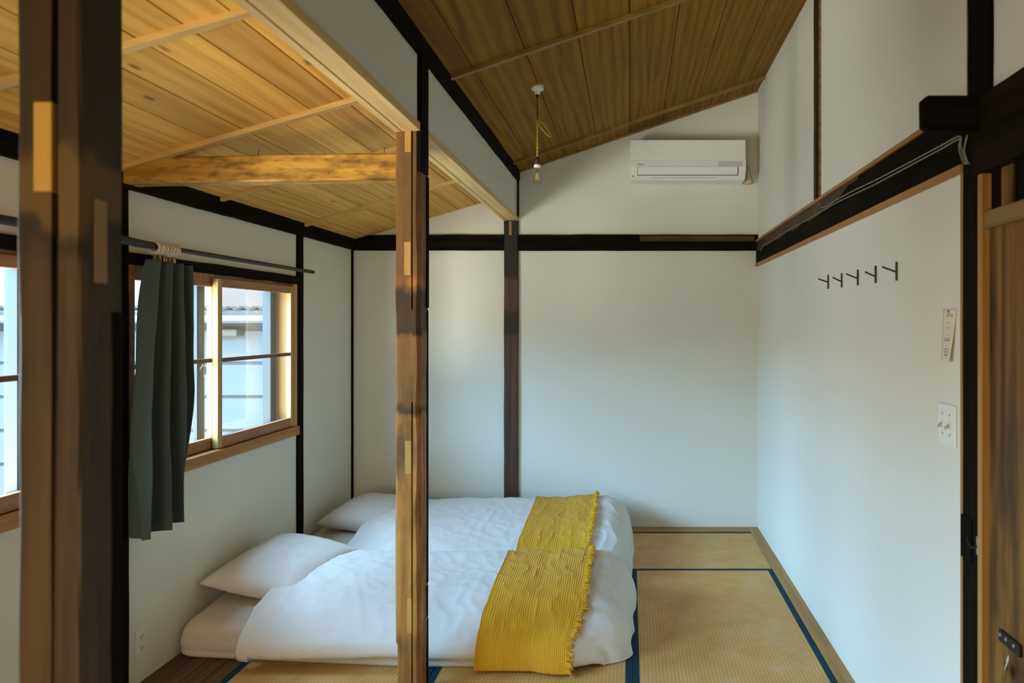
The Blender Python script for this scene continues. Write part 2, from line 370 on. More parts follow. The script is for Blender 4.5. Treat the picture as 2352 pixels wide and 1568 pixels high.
# ------------------------------------------------------------------ ceilings, board by board
def slope_box(bm, z, xa, xb, ya, yb, t0, t1, seg=1):
    prism(bm, [(xa, z(xa)+t0), (xb, z(xb)+t0), (xb, z(xb)+t1), (xa, z(xa)+t1)], 'Y', ya, yb)
bm = bmesh.new(); slope_box(bm, zl, XL-0.02, -0.92, YF, YB+0.02, 0.016, 0.06)
ceil_l = struct('ceiling_lower', bm, 'slot', 'lower sloping ceiling of amber boards over the window side')
jl = [-0.885-0.136*0] ; jl = [-0.90, -1.021, -1.157, -1.293, -1.429, -1.565, -1.701, -1.837, -1.973, XL-0.01]
rows_l = [YF, 2.236, 3.87, YB]
for a, b in zip(jl[1:], jl[:-1]):
    for y0, y1 in zip(rows_l[:-1], rows_l[1:]):
        bm = bmesh.new(); slope_box(bm, zl, a+0.0028, b-0.0028, y0+0.001, y1-0.001, 0.0+random.uniform(0, 0.001), 0.016)
        obj('board', bm, 'plank', ceil_l)
for y in (0.45, 1.34, 2.236, 3.114, 3.885, 4.885):
    bm = bmesh.new(); slope_box(bm, zl, XL, -0.93, y-0.016, y+0.016, -0.020, 0.001); obj('batten', bm, 'batten', ceil_l)
bm = bmesh.new(); slope_box(bm, zr, -0.90, XR+0.05, YF, YB+0.02, 0.016, 0.06)
ceil_r = struct('ceiling_upper', bm, 'slot', 'higher sloping ceiling of darker boards over the open floor')
jr = [-0.88, -0.732, -0.490, -0.246, -0.004, 0.235, 0.476, 0.710, XR+0.005]
rows_r = [YF, 1.7, 3.573, YB]
for a, b in zip(jr[:-1], jr[1:]):
    for y0, y1 in zip(rows_r[:-1], rows_r[1:]):
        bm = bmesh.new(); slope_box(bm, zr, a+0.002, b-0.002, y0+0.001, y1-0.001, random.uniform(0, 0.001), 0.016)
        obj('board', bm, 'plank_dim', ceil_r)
for y in (1.7, 3.573, 5.46):
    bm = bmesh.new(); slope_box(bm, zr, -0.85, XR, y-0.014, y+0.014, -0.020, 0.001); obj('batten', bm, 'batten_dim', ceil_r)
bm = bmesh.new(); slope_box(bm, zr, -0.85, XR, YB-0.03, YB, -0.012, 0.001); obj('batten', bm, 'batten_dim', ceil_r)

# ------------------------------------------------------------------ free timbers
beam = thing('ceiling_beam', (-0.9, 2.1, 2.31), 'long pale planed beam running to the back wall under the upper plaster strip', 'beam')
bm = bmesh.new(); box(bm, (-0.925, YF, 2.312), (-0.848, YB, 2.345)); obj('beam_board', bm, 'beam', beam, bevel=0.002)
bm = bmesh.new(); box(bm, (-0.955, YF, 2.309), (-0.9265, YB, 2.53)); obj('edge_board', bm, 'beam', beam, bevel=0.002)

def grooved_post(name, x0, x1, y0, y1, zt, gx0, gx1, depth, amp, mat, parent, nz=150, step=None, ch=0.016):
    bm = bmesh.new(); rings = []
    for s in range(nz+1):
        z = zt*s/nz; dp = depth(z)
        w = lambda k: noise.noise(Vector((k*11.3+x0*50, z*4.5, k*1.0)))*amp
        inn = step(z) if step else 0.0
        pts = [(x0+inn+w(1), y0+0.008), (x0+inn+0.008+w(1), y0+w(2)*0.5), (gx0, y0+w(2)*0.5), (gx0+0.0005, y0+dp), (gx1-0.0005, y0+dp), (gx1, y0+w(3)*0.5),
               (x1-ch+w(4)*1.5, y0+w(3)*0.5), (x1+w(5)*0.6, y0+ch+w(4)), (x1+w(5)*0.6, y1), (x0+inn+w(1), y1)]
        rings.append([bm.verts.new((px, py, z)) for px, py in pts])
    n = len(rings[0])
    for s in range(nz):
        for k in range(n): bm.faces.new((rings[s][k], rings[s][(k+1) % n], rings[s+1][(k+1) % n], rings[s+1][k]))
    bm.faces.new(rings[0][::-1]); bm.faces.new(rings[-1])
    return obj(name, bm, mat, parent)

post = thing('timber_post', (-0.9, 3.165, 0), 'worn brown timber post with pale inlaid patches standing in front of the beds', 'post')
grooved_post('post_shaft', -0.95, -0.85, 3.105, 3.225, 2.312, -0.8855, -0.8795, lambda z: 0.0003 if 1.21 < z < 1.60 else 0.03, 0.005, 'post', post,
             step=lambda z: 0.006 if z < 0.235 else 0.0)
k = 3.105/F
for (px0, px1, py0, py1, m) in ((930, 944.5, 292, 349, 'patch'), (928.6, 944, 555, 632, 'patch'), (930.7, 945, 1012, 1088, 'patch'), (935, 945.5, 1375, 1453, 'patch')):
    bm = BOX((((px0-CX)*k, 3.1025, EYE+(CY-py1)*k), ((px1-CX)*k, 3.125, EYE+(CY-py0)*k)))
    obj('wood_patch', bm, m, post, bevel=0.001)
obj('side_patch', BOX(((-0.852, 3.195, 0.31), (-0.8475, 3.221, 0.44))), 'dark', post)
obj('side_batten', BOX(((-0.852, 3.196, 1.60), (-0.845, 3.226, 2.145))), 'dark', post, bevel=0.001)
obj('side_batten', BOX(((-0.852, 3.205, 0.0), (-0.8475, 3.226, 0.30))), 'dark', post, bevel=0.001)
obj('side_batten', BOX(((-0.852, 3.205, 0.45), (-0.8475, 3.226, 1.59))), 'dark', post, bevel=0.001)
obj('side_batten', BOX(((-0.852, 3.165, 0.95), (-0.849, 3.18, 1.18))), 'patch_dim', post, bevel=0.001)
# the dark upright on the plaster strip above, lapping down past the beam
bm = bmesh.new(); rough_box(bm, (-0.862, 3.10, 2.15), (-0.8405, 3.205, 2.66), 'Z', 14, 0.003, 3.0, 0.004)
tag(obj('wall_strut', bm, 'dark'), 'short black upright on the plaster strip above the worn post', 'upright')

postn = thing('timber_post', (-0.9, 1.236, 0), 'dark broad timber post closest to the camera with a deep groove down its face', 'post')
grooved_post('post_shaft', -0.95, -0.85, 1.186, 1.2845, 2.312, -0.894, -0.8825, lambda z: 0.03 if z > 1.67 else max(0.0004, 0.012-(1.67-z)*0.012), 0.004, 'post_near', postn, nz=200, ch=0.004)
k = 1.186/F
obj('wood_patch', BOX((((80-CX)*k, 1.183, EYE+(CY-440)*k), ((121-CX)*k, 1.20, EYE+(CY-235)*k))), 'patch', postn, bevel=0.001)
obj('wood_patch', BOX(((-0.87, 1.2187, 1.596), (-0.8485, 1.247, 1.729))), 'patch_dim', postn, bevel=0.001)
obj('side_batten', BOX(((-0.852, 1.26, 0.0), (-0.8475, 1.284, 1.55))), 'dark', postn, bevel=0.001)

tie = thing('tie_beam', (-1.5, 3.19, 2.12), 'rough amber tie beam joining the worn post to the left wall', 'beam')
bm = bmesh.new(); rough_box(bm, (-2.10, 3.13, 2.122), (-0.948, 3.225, 2.228), 'X', 40, 0.004, 5.0, 0.004)
for v in bm.verts: v.co.z += (v.co.x+0.95)*0.014
obj('beam_log', bm, 'tie', tie)
for nx, nz_, ln in ((593, 352, 0.02), (882, 346, 0.018)):
    p = W(nx, nz_+2, 3.15); bm = bmesh.new(); tube(bm, [p-Vector((0, 0, 0.012)), p+Vector((0.001, 0, ln*0.5)), p+Vector((0.006, 0, ln))], 0.0012, 6); obj('nail', bm, 'black', tie)

# ------------------------------------------------------------------ timbers set in the walls
def trim(n, bm, mat, **kw): return struct('trim_%d' % n, bm, mat, **kw)
T = 0
def nxt():
    global T; T += 1; return T
def rtrim(lo, hi, axis, mat, seed=0, amp=0.003, seg=20, ch=0.004):
    bm = bmesh.new(); rough_box(bm, lo, hi, axis, seg, amp, seed, ch); return trim(nxt(), bm, mat)
# black plate under the high ceiling along the plaster strip
bm = bmesh.new(); rough_box(bm, (-0.862, YF, 2.617), (-0.832, YB, 2.70), 'Y', 60, 0.005, 8, 0.004); trim(nxt(), bm, 'dark_y')
rtrim((-0.853, YB-0.012, 2.34), (-0.840, YB, 2.69), 'Z', 'dark', 3, 0.0)                         # black line in the corner
rtrim((XL-0.01, YF, 2.092), (XL+0.035, YB, 2.20), 'Y', 'dark_y', 11, 0.004, 60)                     # wall plate, left
rtrim((XL-0.01, 4.826, -0.03), (XL+0.012, 4.912, 2.10), 'Z', 'dark', 12)                             # stud beside the window
rtrim((XL-0.01, 3.115, -0.03), (XL+0.014, 3.20, 2.14), 'Z', 'dark', 13)                              # stud between the windows
rtrim((XL-0.01, 5.775, -0.03), (XL+0.012, YB, 2.1), 'Z', 'dark', 14, 0.0)                            # corner
hd = rtrim((XL-0.01, 0.95, 1.782), (XL+0.022, 4.83, 1.832), 'Y', 'dark_y', 15, 0.005, 60)              # head over the windows
rtrim((-2.10, YB-0.03, 2.087), (-0.955, YB+0.01, 2.203), 'X', 'dark_x', 16, 0.004, 30)                # back rail, left
rr = rtrim((-0.842, YB-0.03, 2.085), (XR, YB+0.01, 2.204), 'X', 'dark_x', 17, 0.003, 30)
obj('brown_board', BOX(((0.07, YB-0.034, 2.155), (0.93, YB-0.02, 2.196))), 'brown_x', rr, bevel=0.001)
bp = rtrim((-0.95, YB-0.028, -0.03), (-0.845, YB+0.01, 2.309), 'Z', 'redbrown', 18, 0.003)
obj('wood_patch', BOX(((-0.912, YB-0.031, 2.20), (-0.893, YB-0.02, 2.305))), 'patch_dim', bp)
# right wall: black rail between two honey strips
rl = rtrim((0.948, 2.19, 1.985), (XR+0.01, YB, 2.150), 'Y', 'dark_y', 19, 0.002, 60)
obj('honey_strip', BOX(((0.940, 2.19, 2.150), (XR, YB, 2.166))), 'honey', rl, bevel=0.001)
obj('honey_strip', BOX(((0.940, 2.19, 1.966), (XR, YB, 1.987))), 'honey', rl, bevel=0.001)
bm = bmesh.new(); pts = []
for i in range(19):
    y = 3.20+i*0.143
    pts.append((y, 2.075+0.010*math.sin(i*2.1)+0.006*(i % 3)+0.06*max(0, 1-i/4)))
poly = pts+[(5.78, 2.147), (3.20, 2.147)]
prism(bm, poly, 'X', 0.9465, 0.952); obj('brown_board', bm, 'brown_y', rl)
rv = rtrim((0.936, 3.885, 2.166), (XR+0.01, 3.93, 3.31), 'Z', 'redbrown', 20, 0.0015)                # upright batten
obj('honey_strip', BOX(((0.950, 3.868, 2.166), (XR, 3.885, 3.30))), 'doorrail', rv)
rtrim((0.945, 2.03, 2.12), (XR+0.02, 2.158, 3.42), 'Z', 'dark', 21)
obj('honey_strip', BOX(((0.95, 2.158, 2.13), (XR, 2.172, 3.35))), 'honey_z', bpy.data.objects['trim_%d' % T])
lp = rtrim((0.947, 2.060, -0.03), (XR+0.02, 2.193, 2.135), 'Z', 'dark', 22, 0.001)
obj('honey_strip', BOX(((0.949, 2.193, -0.03), (XR, 2.212, 1.985))), 'honey_z', lp, bevel=0.001)
obj('honey_strip', BOX(((0.940, 2.056, -0.03), (0.972, 2.082, 1.935))), 'honey_z', lp, bevel=0.002)
obj('latch_block', BOX(((0.9435, 2.125, 0.87), (0.952, 2.197, 0.99))), 'dark', lp, bevel=0.001)
rtrim((0.925, 0.8, 1.935), (XR+0.02, 2.075, 2.138), 'Y', 'dark_y', 23, 0.003)
# tie end sticking into the room
bm = bmesh.new(); y0, y1 = 2.03, 2.056
prism(bm, [(0.95, 2.042), (0.785, 2.042), (0.771, 2.052), (0.770, 2.122), (0.786, 2.136), (0.95, 2.136)], 'Y', y0, y1)
bn = thing('beam_end', (0.86, 2.1, 2.05), 'black square beam end jutting from the right wall above the cables', 'beam')
obj('end_block', bm, 'dark_x', bn, bevel=0.004)
# floor edging
struct('baseboard_right', BOX(((0.888, 1.2, -0.03), (XR, YB, 0.004))), 'honey', bevel=0.002)
struct('baseboard_back', BOX(((XL, 5.667, -0.03), (0.887, YB, 0.004))), 'honey_x', bevel=0.002)

# ------------------------------------------------------------------ door at the right edge
door = tag(obj('door_1', BOX(((0.966, 0.9, -0.02), (1.0, 2.06, 1.94))), 'dark', origin=(0, 0, 0)), 'old knotty wooden door', None, None, 'structure')
for a, b in ((1.60, 1.835), (1.838, 2.055), (1.36, 1.597)):
    obj('door_plank', BOX(((0.960, a, -0.02), (0.972, b, 1.79))), 'doorwood', door, bevel=0.001)
obj('door_rail', BOX(((0.945, 0.9, 1.785), (0.972, 2.055, 1.832))), 'doorrail', door, bevel=0.002)
for a in (1.62, 1.75, 1.93):
    obj('slat', BOX(((0.958, a, 1.832), (0.97, a+0.055, 1.935))), 'doorwood', door, bevel=0.001)
obj('hasp', BOX(((0.950, 1.88, 0.715), (0.962, 1.985, 0.745))), 'black', door, bevel=0.002)
for y in (1.90, 1.94, 1.97):
    bm = bmesh.new(); lathe(bm, [(0.005, 0.0), (0.0055, -0.003), (0.002, -0.005)], (0.950, y, 0.735), 10, 'X'); obj('screw', bm, 'cable', door, smooth=True)
pl = thing('padlock', (0.94, 1.93, 0.63), 'small brass padlock hanging open on the old door', 'padlock')
R = Matrix.Translation((0.94, 1.925, 0.675)) @ Matrix.Rotation(math.radians(28), 4, 'X') @ Matrix.Rotation(math.radians(60), 4, 'Z')
bm = BOX(((-0.013, -0.006, -0.03), (0.013, 0.006, 0.0))); bmesh.ops.transform(bm, matrix=R, verts=bm.verts); obj('lock_body', bm, 'brass', pl, bevel=0.002)
bm = bmesh.new(); tube(bm, [R @ Vector(p) for p in [(-0.009, 0, -0.004), (-0.009, 0, 0.024)]+[(-0.009*math.cos(a), 0, 0.024+0.009*math.sin(a)) for a in (0.5, 1.0, 1.57, 2.1, 2.6, 3.14)]+[(0.009, 0, 0.008)]], 0.002, 8)
obj('shackle', bm, 'ring', pl, smooth=True)
hk = thing('hook_latch', (0.945, 2.085, 0.93), 'small metal hook latch on the pale door jamb', 'latch')
obj('hook_plate', BOX(((0.940, 2.078, 0.905), (0.944, 2.09, 0.955))), 'cable', hk, bevel=0.001)
bm = bmesh.new(); tube(bm, [(0.941, 2.084, 0.93), (0.933, 2.086, 0.925), (0.931, 2.10, 0.92), (0.936, 2.125, 0.925), (0.939, 2.14, 0.935)], 0.0022, 8); obj('hook_arm', bm, 'black', hk, smooth=True)

# ------------------------------------------------------------------ windows
def window(n, y0, y1, ym, label):
    """y0..y1 clear opening, ym meeting line of the sashes"""
    z0, z1 = WZ
    w = tag(obj('window_%d' % n, BOX(((XL-TH, y0, z0-0.0), (XL-0.02, y0+0.045, z1)), ((XL-TH, y1-0.045, z0), (XL-0.02, y1, z1)), ((XL-TH, y0, z1-0.018), (XL-0.02, y1, z1)), ((XL-TH, y0, z0), (XL-0.02, y1, z0+0.045))), 'honey_z', origin=(0, 0, 0)), label, None, None, 'structure')
    obj('casing', BOX(((XL-0.02, y1-0.045, z0+0.05), (XL+0.008, y1, z1))), 'sash_z', w, bevel=0.002)
    obj('casing', BOX(((XL-0.02, y0, z0+0.05), (XL+0.008, y0+0.045, z1))), 'sash', w, bevel=0.002)
    obj('sill', BOX(((XL-0.06, y0-0.005, z0-0.005), (XL+0.022, y1+0.004, z0+0.05))), 'honey', w, bevel=0.002)
    for q in (0, 1): obj('track', BOX(((XL-0.02-0.028*q, y0+0.046, z0+0.05), (XL-0.015-0.028*q, y1-0.046, z0+0.053))), 'alu', w)
    a, b = y0+0.046, y1-0.046
    for (ya, yb, xf, ms) in ((ym-0.02, b, XL+0.004, 'sash_z'), (a, ym+0.025, XL-0.030, 'sash_z')):
        xb = xf-0.028; zb, zt = z0+0.054, z1-0.019
        s = obj('sash', BOX(((xb, ya, zb), (xf, ya+0.042, zt)), ((xb, yb-0.036, zb), (xf, yb, zt))), ms, w, bevel=0.002)
        obj('rail', BOX(((xb+0.002, ya+0.042, zt-0.042), (xf-0.003, yb-0.036, zt))), 'sash', s)
        obj('rail', BOX(((xb+0.002, ya+0.042, zb), (xf-0.003, yb-0.036, zb+0.055))), 'sash', s)
        obj('muntin', BOX(((xb+0.004, ya+0.042, 1.337), (xf-0.004, yb-0.036, 1.357))), 'muntin', s)
        for (p0, p1) in ((zb+0.05, 1.342), (1.352, zt-0.038)):
            obj('pane', BOX(((xb+0.012, ya+0.036, p0), (xb+0.015, yb-0.030, p1))), 'pane', s)
    # outer aluminium window
    xo = XL-0.125
    al = obj('aluminium_frame', BOX(((xo-0.03, a, z0+0.045), (xo+0.03, a+0.03, z1-0.018)), ((xo-0.03, b-0.07, z0+0.045), (xo+0.02, b-0.0, z1-0.018)), ((xo-0.03, a, z0+0.045), (xo+0.03, b, z0+0.075)), ((xo-0.03, a, z1-0.04), (xo+0.03, b, z1-0.018))), 'alu', w, bevel=0.002)
    obj('stile', BOX(((xo+0.002, ym-0.02, z0+0.075), (xo+0.022, ym+0.028, z1-0.04))), 'alu', al)
    obj('stile', BOX(((xo-0.026, ym+0.045, z0+0.075), (xo-0.006, ym+0.10, z1-0.04))), 'alu', al)
    bm = bmesh.new(); tube(bm, [(xo+0.024, ym+0.0, 1.30), (xo+0.034, ym+0.012, 1.325), (xo+0.036, ym+0.03, 1.31), (xo+0.034, ym+0.035, 1.28), (xo+0.03, ym+0.02, 1.262)], [0.006, 0.006, 0.006, 0.005, 0.004], 8); obj('crescent_lock', bm, 'gutter', al, smooth=True)
    obj('pane', BOX(((xo-0.014, a+0.03, z0+0.075), (xo-0.011, ym, z1-0.04))), 'pane', al)
    obj('pane', BOX(((xo-0.017, ym+0.08, z0+0.075), (xo-0.014, b-0.07, z1-0.04))), 'pane', al)
    return w
window(2, W2[0], W2[1], 3.925, 'wooden sliding window beside the beds')
window(1, W1[0], W1[1], 1.95, 'wooden sliding window nearer the camera, seen past the dark post')

# ------------------------------------------------------------------ curtain rod, rings, curtain
RX, RZ = -2.02, 1.863
rod = thing('curtain_rod', (RX, 4.0, RZ), 'thin black curtain rod running along the left wall above the windows', 'curtain rod')
bm = bmesh.new(); tube(bm, [(RX, 3.18, RZ), (RX, 4.86, RZ), (RX, 4.892, RZ)], [0.0115, 0.0115, 0.011], 14); obj('rod_tube', bm, 'black', rod, smooth=False)
bm = bmesh.new(); tube(bm, [(RX, 0.95, RZ+0.004), (RX, 3.10, RZ+0.004), (RX, 3.14, RZ), (RX, 3.24, RZ)], [0.016, 0.016, 0.017, 0.0155], 14); obj('outer_tube', bm, 'black', rod)
for y in (1.0, 3.16, 4.86):
    bm = BOX(((XL, y-0.012, RZ-0.02), (XL+0.006, y+0.012, RZ+0.02)), ((XL, y-0.006, RZ-0.006), (RX, y+0.006, RZ+0.006))); obj('bracket', bm, 'black', rod)
ring0 = None
for i in range(8):
    y = 3.262+i*0.0205
    if ring0 is None:
        bm = bmesh.new(); torus(bm, (RX, y, RZ-0.006), 0.022, 0.0062, 'Y', 20, 8)
        ring0 = tag(obj('curtain_ring', bm, 'ring', smooth=True, origin=(RX, y, RZ)), 'pale wooden ring with a brass clip bunched on the black rod', 'curtain ring', 'curtain rings bunched above the dark curtain')
        bm = bmesh.new(); torus(bm, (RX, y, RZ-0.038), 0.006, 0.0016, 'Y', 12, 6); box(bm, (RX-0.005, y-0.004, RZ-0.062), (RX+0.005, y+0.004, RZ-0.044)); clip = obj('clip', bm, 'brass', ring0)
    else:
        r = ring0.copy(); COL.objects.link(r); r.location = (RX, y, RZ); r.rotation_euler = (0, random.uniform(-0.2, 0.2), random.uniform(-0.12, 0.12))
        c = clip.copy(); COL.objects.link(c); c.parent = r
def curtain():
    bm = bmesh.new(); NS, NT = 170, 70; g = []
    for j in range(NT+1):
        t = j/NT; row = []
        z = 1.806-t*1.152
        ya = 3.235-0.115*min(1, t*1.6)**0.8; yb = 3.478-0.012*math.sin(t*3.1)-0.03*t
        for i in range(NS+1):
            s = i/NS
            ph = 2*math.pi*(3.0*s+0.35*math.sin(2.2*t+1.3)*(s-0.4)+0.10*noise.noise(Vector((s*3, t*1.5, 3.0))))
            amp = 0.026+0.036*min(1, t*2.0)
            x = RX+0.002+amp*math.sin(ph)+0.010*math.sin(2.3*ph+t*2)+0.012*noise.noise(Vector((s*9, t*3.1, 2.2)))*min(1, 0.3+t*2)
            y = ya+(yb-ya)*s+0.016*math.cos(ph*0.97+0.4)*min(1, 0.4+t)+0.006*noise.noise(Vector((s*7, t*6, 5.0)))
            zz = z-0.012*s*(1-t)+0.018*(s-0.3)*t+0.003*math.sin(ph)
            row.append(bm.verts.new((x, y, zz)))
        g.append(row)
    for j in range(NT):
        for i in range(NS): bm.faces.new((g[j][i], g[j][i+1], g[j+1][i+1], g[j+1][i]))
    return bm
c = tag(obj('curtain', curtain(), 'curtain', smooth=True), 'slate linen curtain gathered at the end of the window beside the beds', 'curtain')
md = c.modifiers.new('cloth', 'SOLIDIFY'); md.thickness = 0.0025

# ------------------------------------------------------------------ tatami mats
def mat_along(name, x0, x1, y0, y1, along, label, cat='mat'):
    o = tag(obj(name, BOX(((x0+0.001, y0+0.001, -0.03), (x1-0.001, y1-0.001, 0.0))), 'tatami_y' if along == 'Y' else 'tatami_x'), label, cat, 'tatami mats on the floor')
    e = 0.0008
    if along == 'Y': rs = ((x0+0.001, y0+0.001, x0+0.031, y1-0.001), (x1-0.031, y0+0.001, x1-0.001, y1-0.001))
    else: rs = ((x0+0.001, y0+0.001, x1-0.001, y0+0.031), (x0+0.001, y1-0.031, x1-0.001, y1-0.001))
    for a in rs: obj('cloth_border', BOX(((a[0], a[1], -0.028), (a[2], a[3], e))), 'heri', o)
    return o
mat_along('tatami_mat', 0.009, 0.887, 3.02, 4.783, 'Y', 'tatami mat lying clear along the foot of the right wall')
mat_along('tatami_mat', -0.873, 0.887, 4.785, 5.666, 'X', 'tatami mat running crosswise along the back wall')
mat_along('tatami_mat', -0.871, 0.009, 3.02, 4.783, 'Y', 'tatami mat under the foot half of the near bed')
mat_along('tatami_mat', -1.755, -0.873, 3.02, 4.783, 'Y', 'tatami mat under the head half of the near bed, beside the floor planks')

# ------------------------------------------------------------------ bedding
def dome(s, R, p=2.4):
    q = max(0.0, min(1.0, s/R)); return (1-(1-q)**p)**(1/p)
def lerp_tab(tab, v):
    for (a, b), (c, d) in zip(tab[:-1], tab[1:]):
        if v <= c: 
            f = 0 if c == a else (v-a)/(c-a); f = f*f*(3-2*f)*0.4+f*0.6
            return b+(d-b)*f
    return tab[-1][1]
def slab(name, x0, x1, yf, yb, zt, mat, label, cat, seed, crease=None, R=0.09):
    """mattress: rounded block; yf(x) front edge"""
    bm = bmesh.new(); NX, NY, NZ = 60, 40, 1
    def top(i, j):
        u, v = i/NX, j/NY; uu = 0.5-0.5*math.cos(math.pi*u); vv = 0.5-0.5*math.cos(math.pi*v)
        xx = x0+(x1-x0)*uu; f, b = yf(xx), yb
        sx = min(xx-x0, x1-xx); 
        cin = 0.055*(1-dome(sx, 0.10)); yy = (f+cin)+((b-cin)-(f+cin))*vv
        sy = min(yy-f-cin, b-cin-yy)
        h = dome(sx, R*0.75, 2.2)*dome(sy, R*0.75, 2.2)
        z = zt(xx, yy)*(0.62+0.38*h)+0.006*noise.noise(Vector((xx*3+seed, yy*3, 0)))
        return Vector((xx, yy, z)), sx, sy
    tops = [[bm.verts.new(top(i, j)[0]) for j in range(NY+1)] for i in range(NX+1)]
    for i in range(NX):
        for j in range(NY): bm.faces.new((tops[i][j], tops[i+1][j], tops[i+1][j+1], tops[i][j+1]))
    ring = [tops[i][0] for i in range(NX+1)]+[tops[NX][j] for j in range(1, NY+1)]+[tops[i][NY] for i in range(NX-1, -1, -1)]+[tops[0][j] for j in range(NY-1, 0, -1)]
    cen = Vector(((x0+x1)/2, (yf((x0+x1)/2)+yb)/2, 0))
    prev = ring
    for (fz, out) in ((0.75, 0.008), (0.5, 0.010), (0.36, 0.003), (0.33, 0.002), (0.26, 0.008), (0.12, 0.006), (0.015, -0.006)):
        cur = []
        for v in ring:
            d = Vector((0, 0, 0))
            if v.co.y < yf(v.co.x)+0.06: d.y = -1
            elif v.co.y > yb-0.06: d.y = 1
            if v.co.x < x0+0.02: d.x = -1
            elif v.co.x > x1-0.02: d.x = 1
            if d.length: d.normalize()
            zz = v.co.z*fz
            cur.append(bm.verts.new((v.co.x+d.x*out, v.co.y+d.y*out, max(0.001, zz))))
        n = len(ring)
        for k in range(n): bm.faces.new((prev[k], cur[k], cur[(k+1) % n], prev[(k+1) % n]))
        prev = cur
    bm.faces.new(prev[::-1])
    return tag(obj(name, bm, mat, smooth=True), label, cat)
slab('futon_mattress', -2.083, -0.32, lambda x: 3.535-0.11*min(1, (x+2.083)/1.1), 4.36, lambda x, y: 0.155+0.035*min(1, max(0, (y-3.55)/0.5)), 'sheet', 'beige sheeted futon mattress of the near bed, bare at its head end', 'mattress', 1.0)
slab('futon_mattress', -2.083, -0.32, lambda x: 4.66, 5.62, lambda x, y: 0.165+0.02*min(1, max(0, (y-4.7)/0.5)), 'sheet', 'beige sheeted futon mattress of the far bed against the back wall', 'mattress', 4.0)

def pillow(c, ax, ay, L, Wd, H, tilt_x, tilt_y, rot, label, seed, mat='pillow', base=None):
    bm = bmesh.new(); N = 36; lay = {}
    Rm = Matrix.Rotation(rot, 4, 'Z') @ Matrix.Rotation(tilt_y, 4, 'Y') @ Matrix.Rotation(tilt_x, 4, 'X')
    for sgn in (1, -1):
        for i in range(N+1):
            for j in range(N+1):
                u, v = i/N*2-1, j/N*2-1
                if sgn < 0 and (abs(u) == 1 or abs(v) == 1): lay[sgn, i, j] = lay[1, i, j]; continue
                e = (max(0, 1-abs(u)**2.4)**0.46)*(max(0, 1-abs(v)**2.4)**0.46)
                pin = 1-0.085*(1-u*u)*(abs(v)**3) , 1-0.085*(1-v*v)*(abs(u)**3)
                x = u*L/2*pin[1]; y = v*Wd/2*pin[0]
                z = sgn*H/2*e*(1.0 if sgn > 0 else 0.75)+0.008*noise.noise(Vector((u*2.5+seed, v*2.5, sgn)))*e
                z += 0.004*noise.noise(Vector((u*8+seed, v*8, sgn*3.0)))*e
                lay[sgn, i, j] = bm.verts.new(Vector(c)+(Rm @ Vector((x, y, z))))
    for sgn in (1, -1):
        for i in range(N):
            for j in range(N): bm.faces.new((lay[sgn, i, j], lay[sgn, i+1, j], lay[sgn, i+1, j+1], lay[sgn, i, j+1]))
    return tag(obj('pillow', bm, mat, smooth=True), label, 'pillow')
pillow((-1.80, 4.03, 0.262), 0, 0, 0.50, 0.70, 0.205, math.radians(4), math.radians(9), math.radians(-7), 'plump off-white pillow on the near bed, against the left wall', 1.0)
pillow((-1.76, 5.24, 0.246), 0, 0, 0.46, 0.66, 0.185, math.radians(3), math.radians(5), math.radians(-6), 'plump off-white pillow on the far bed, in the back corner', 6.0)

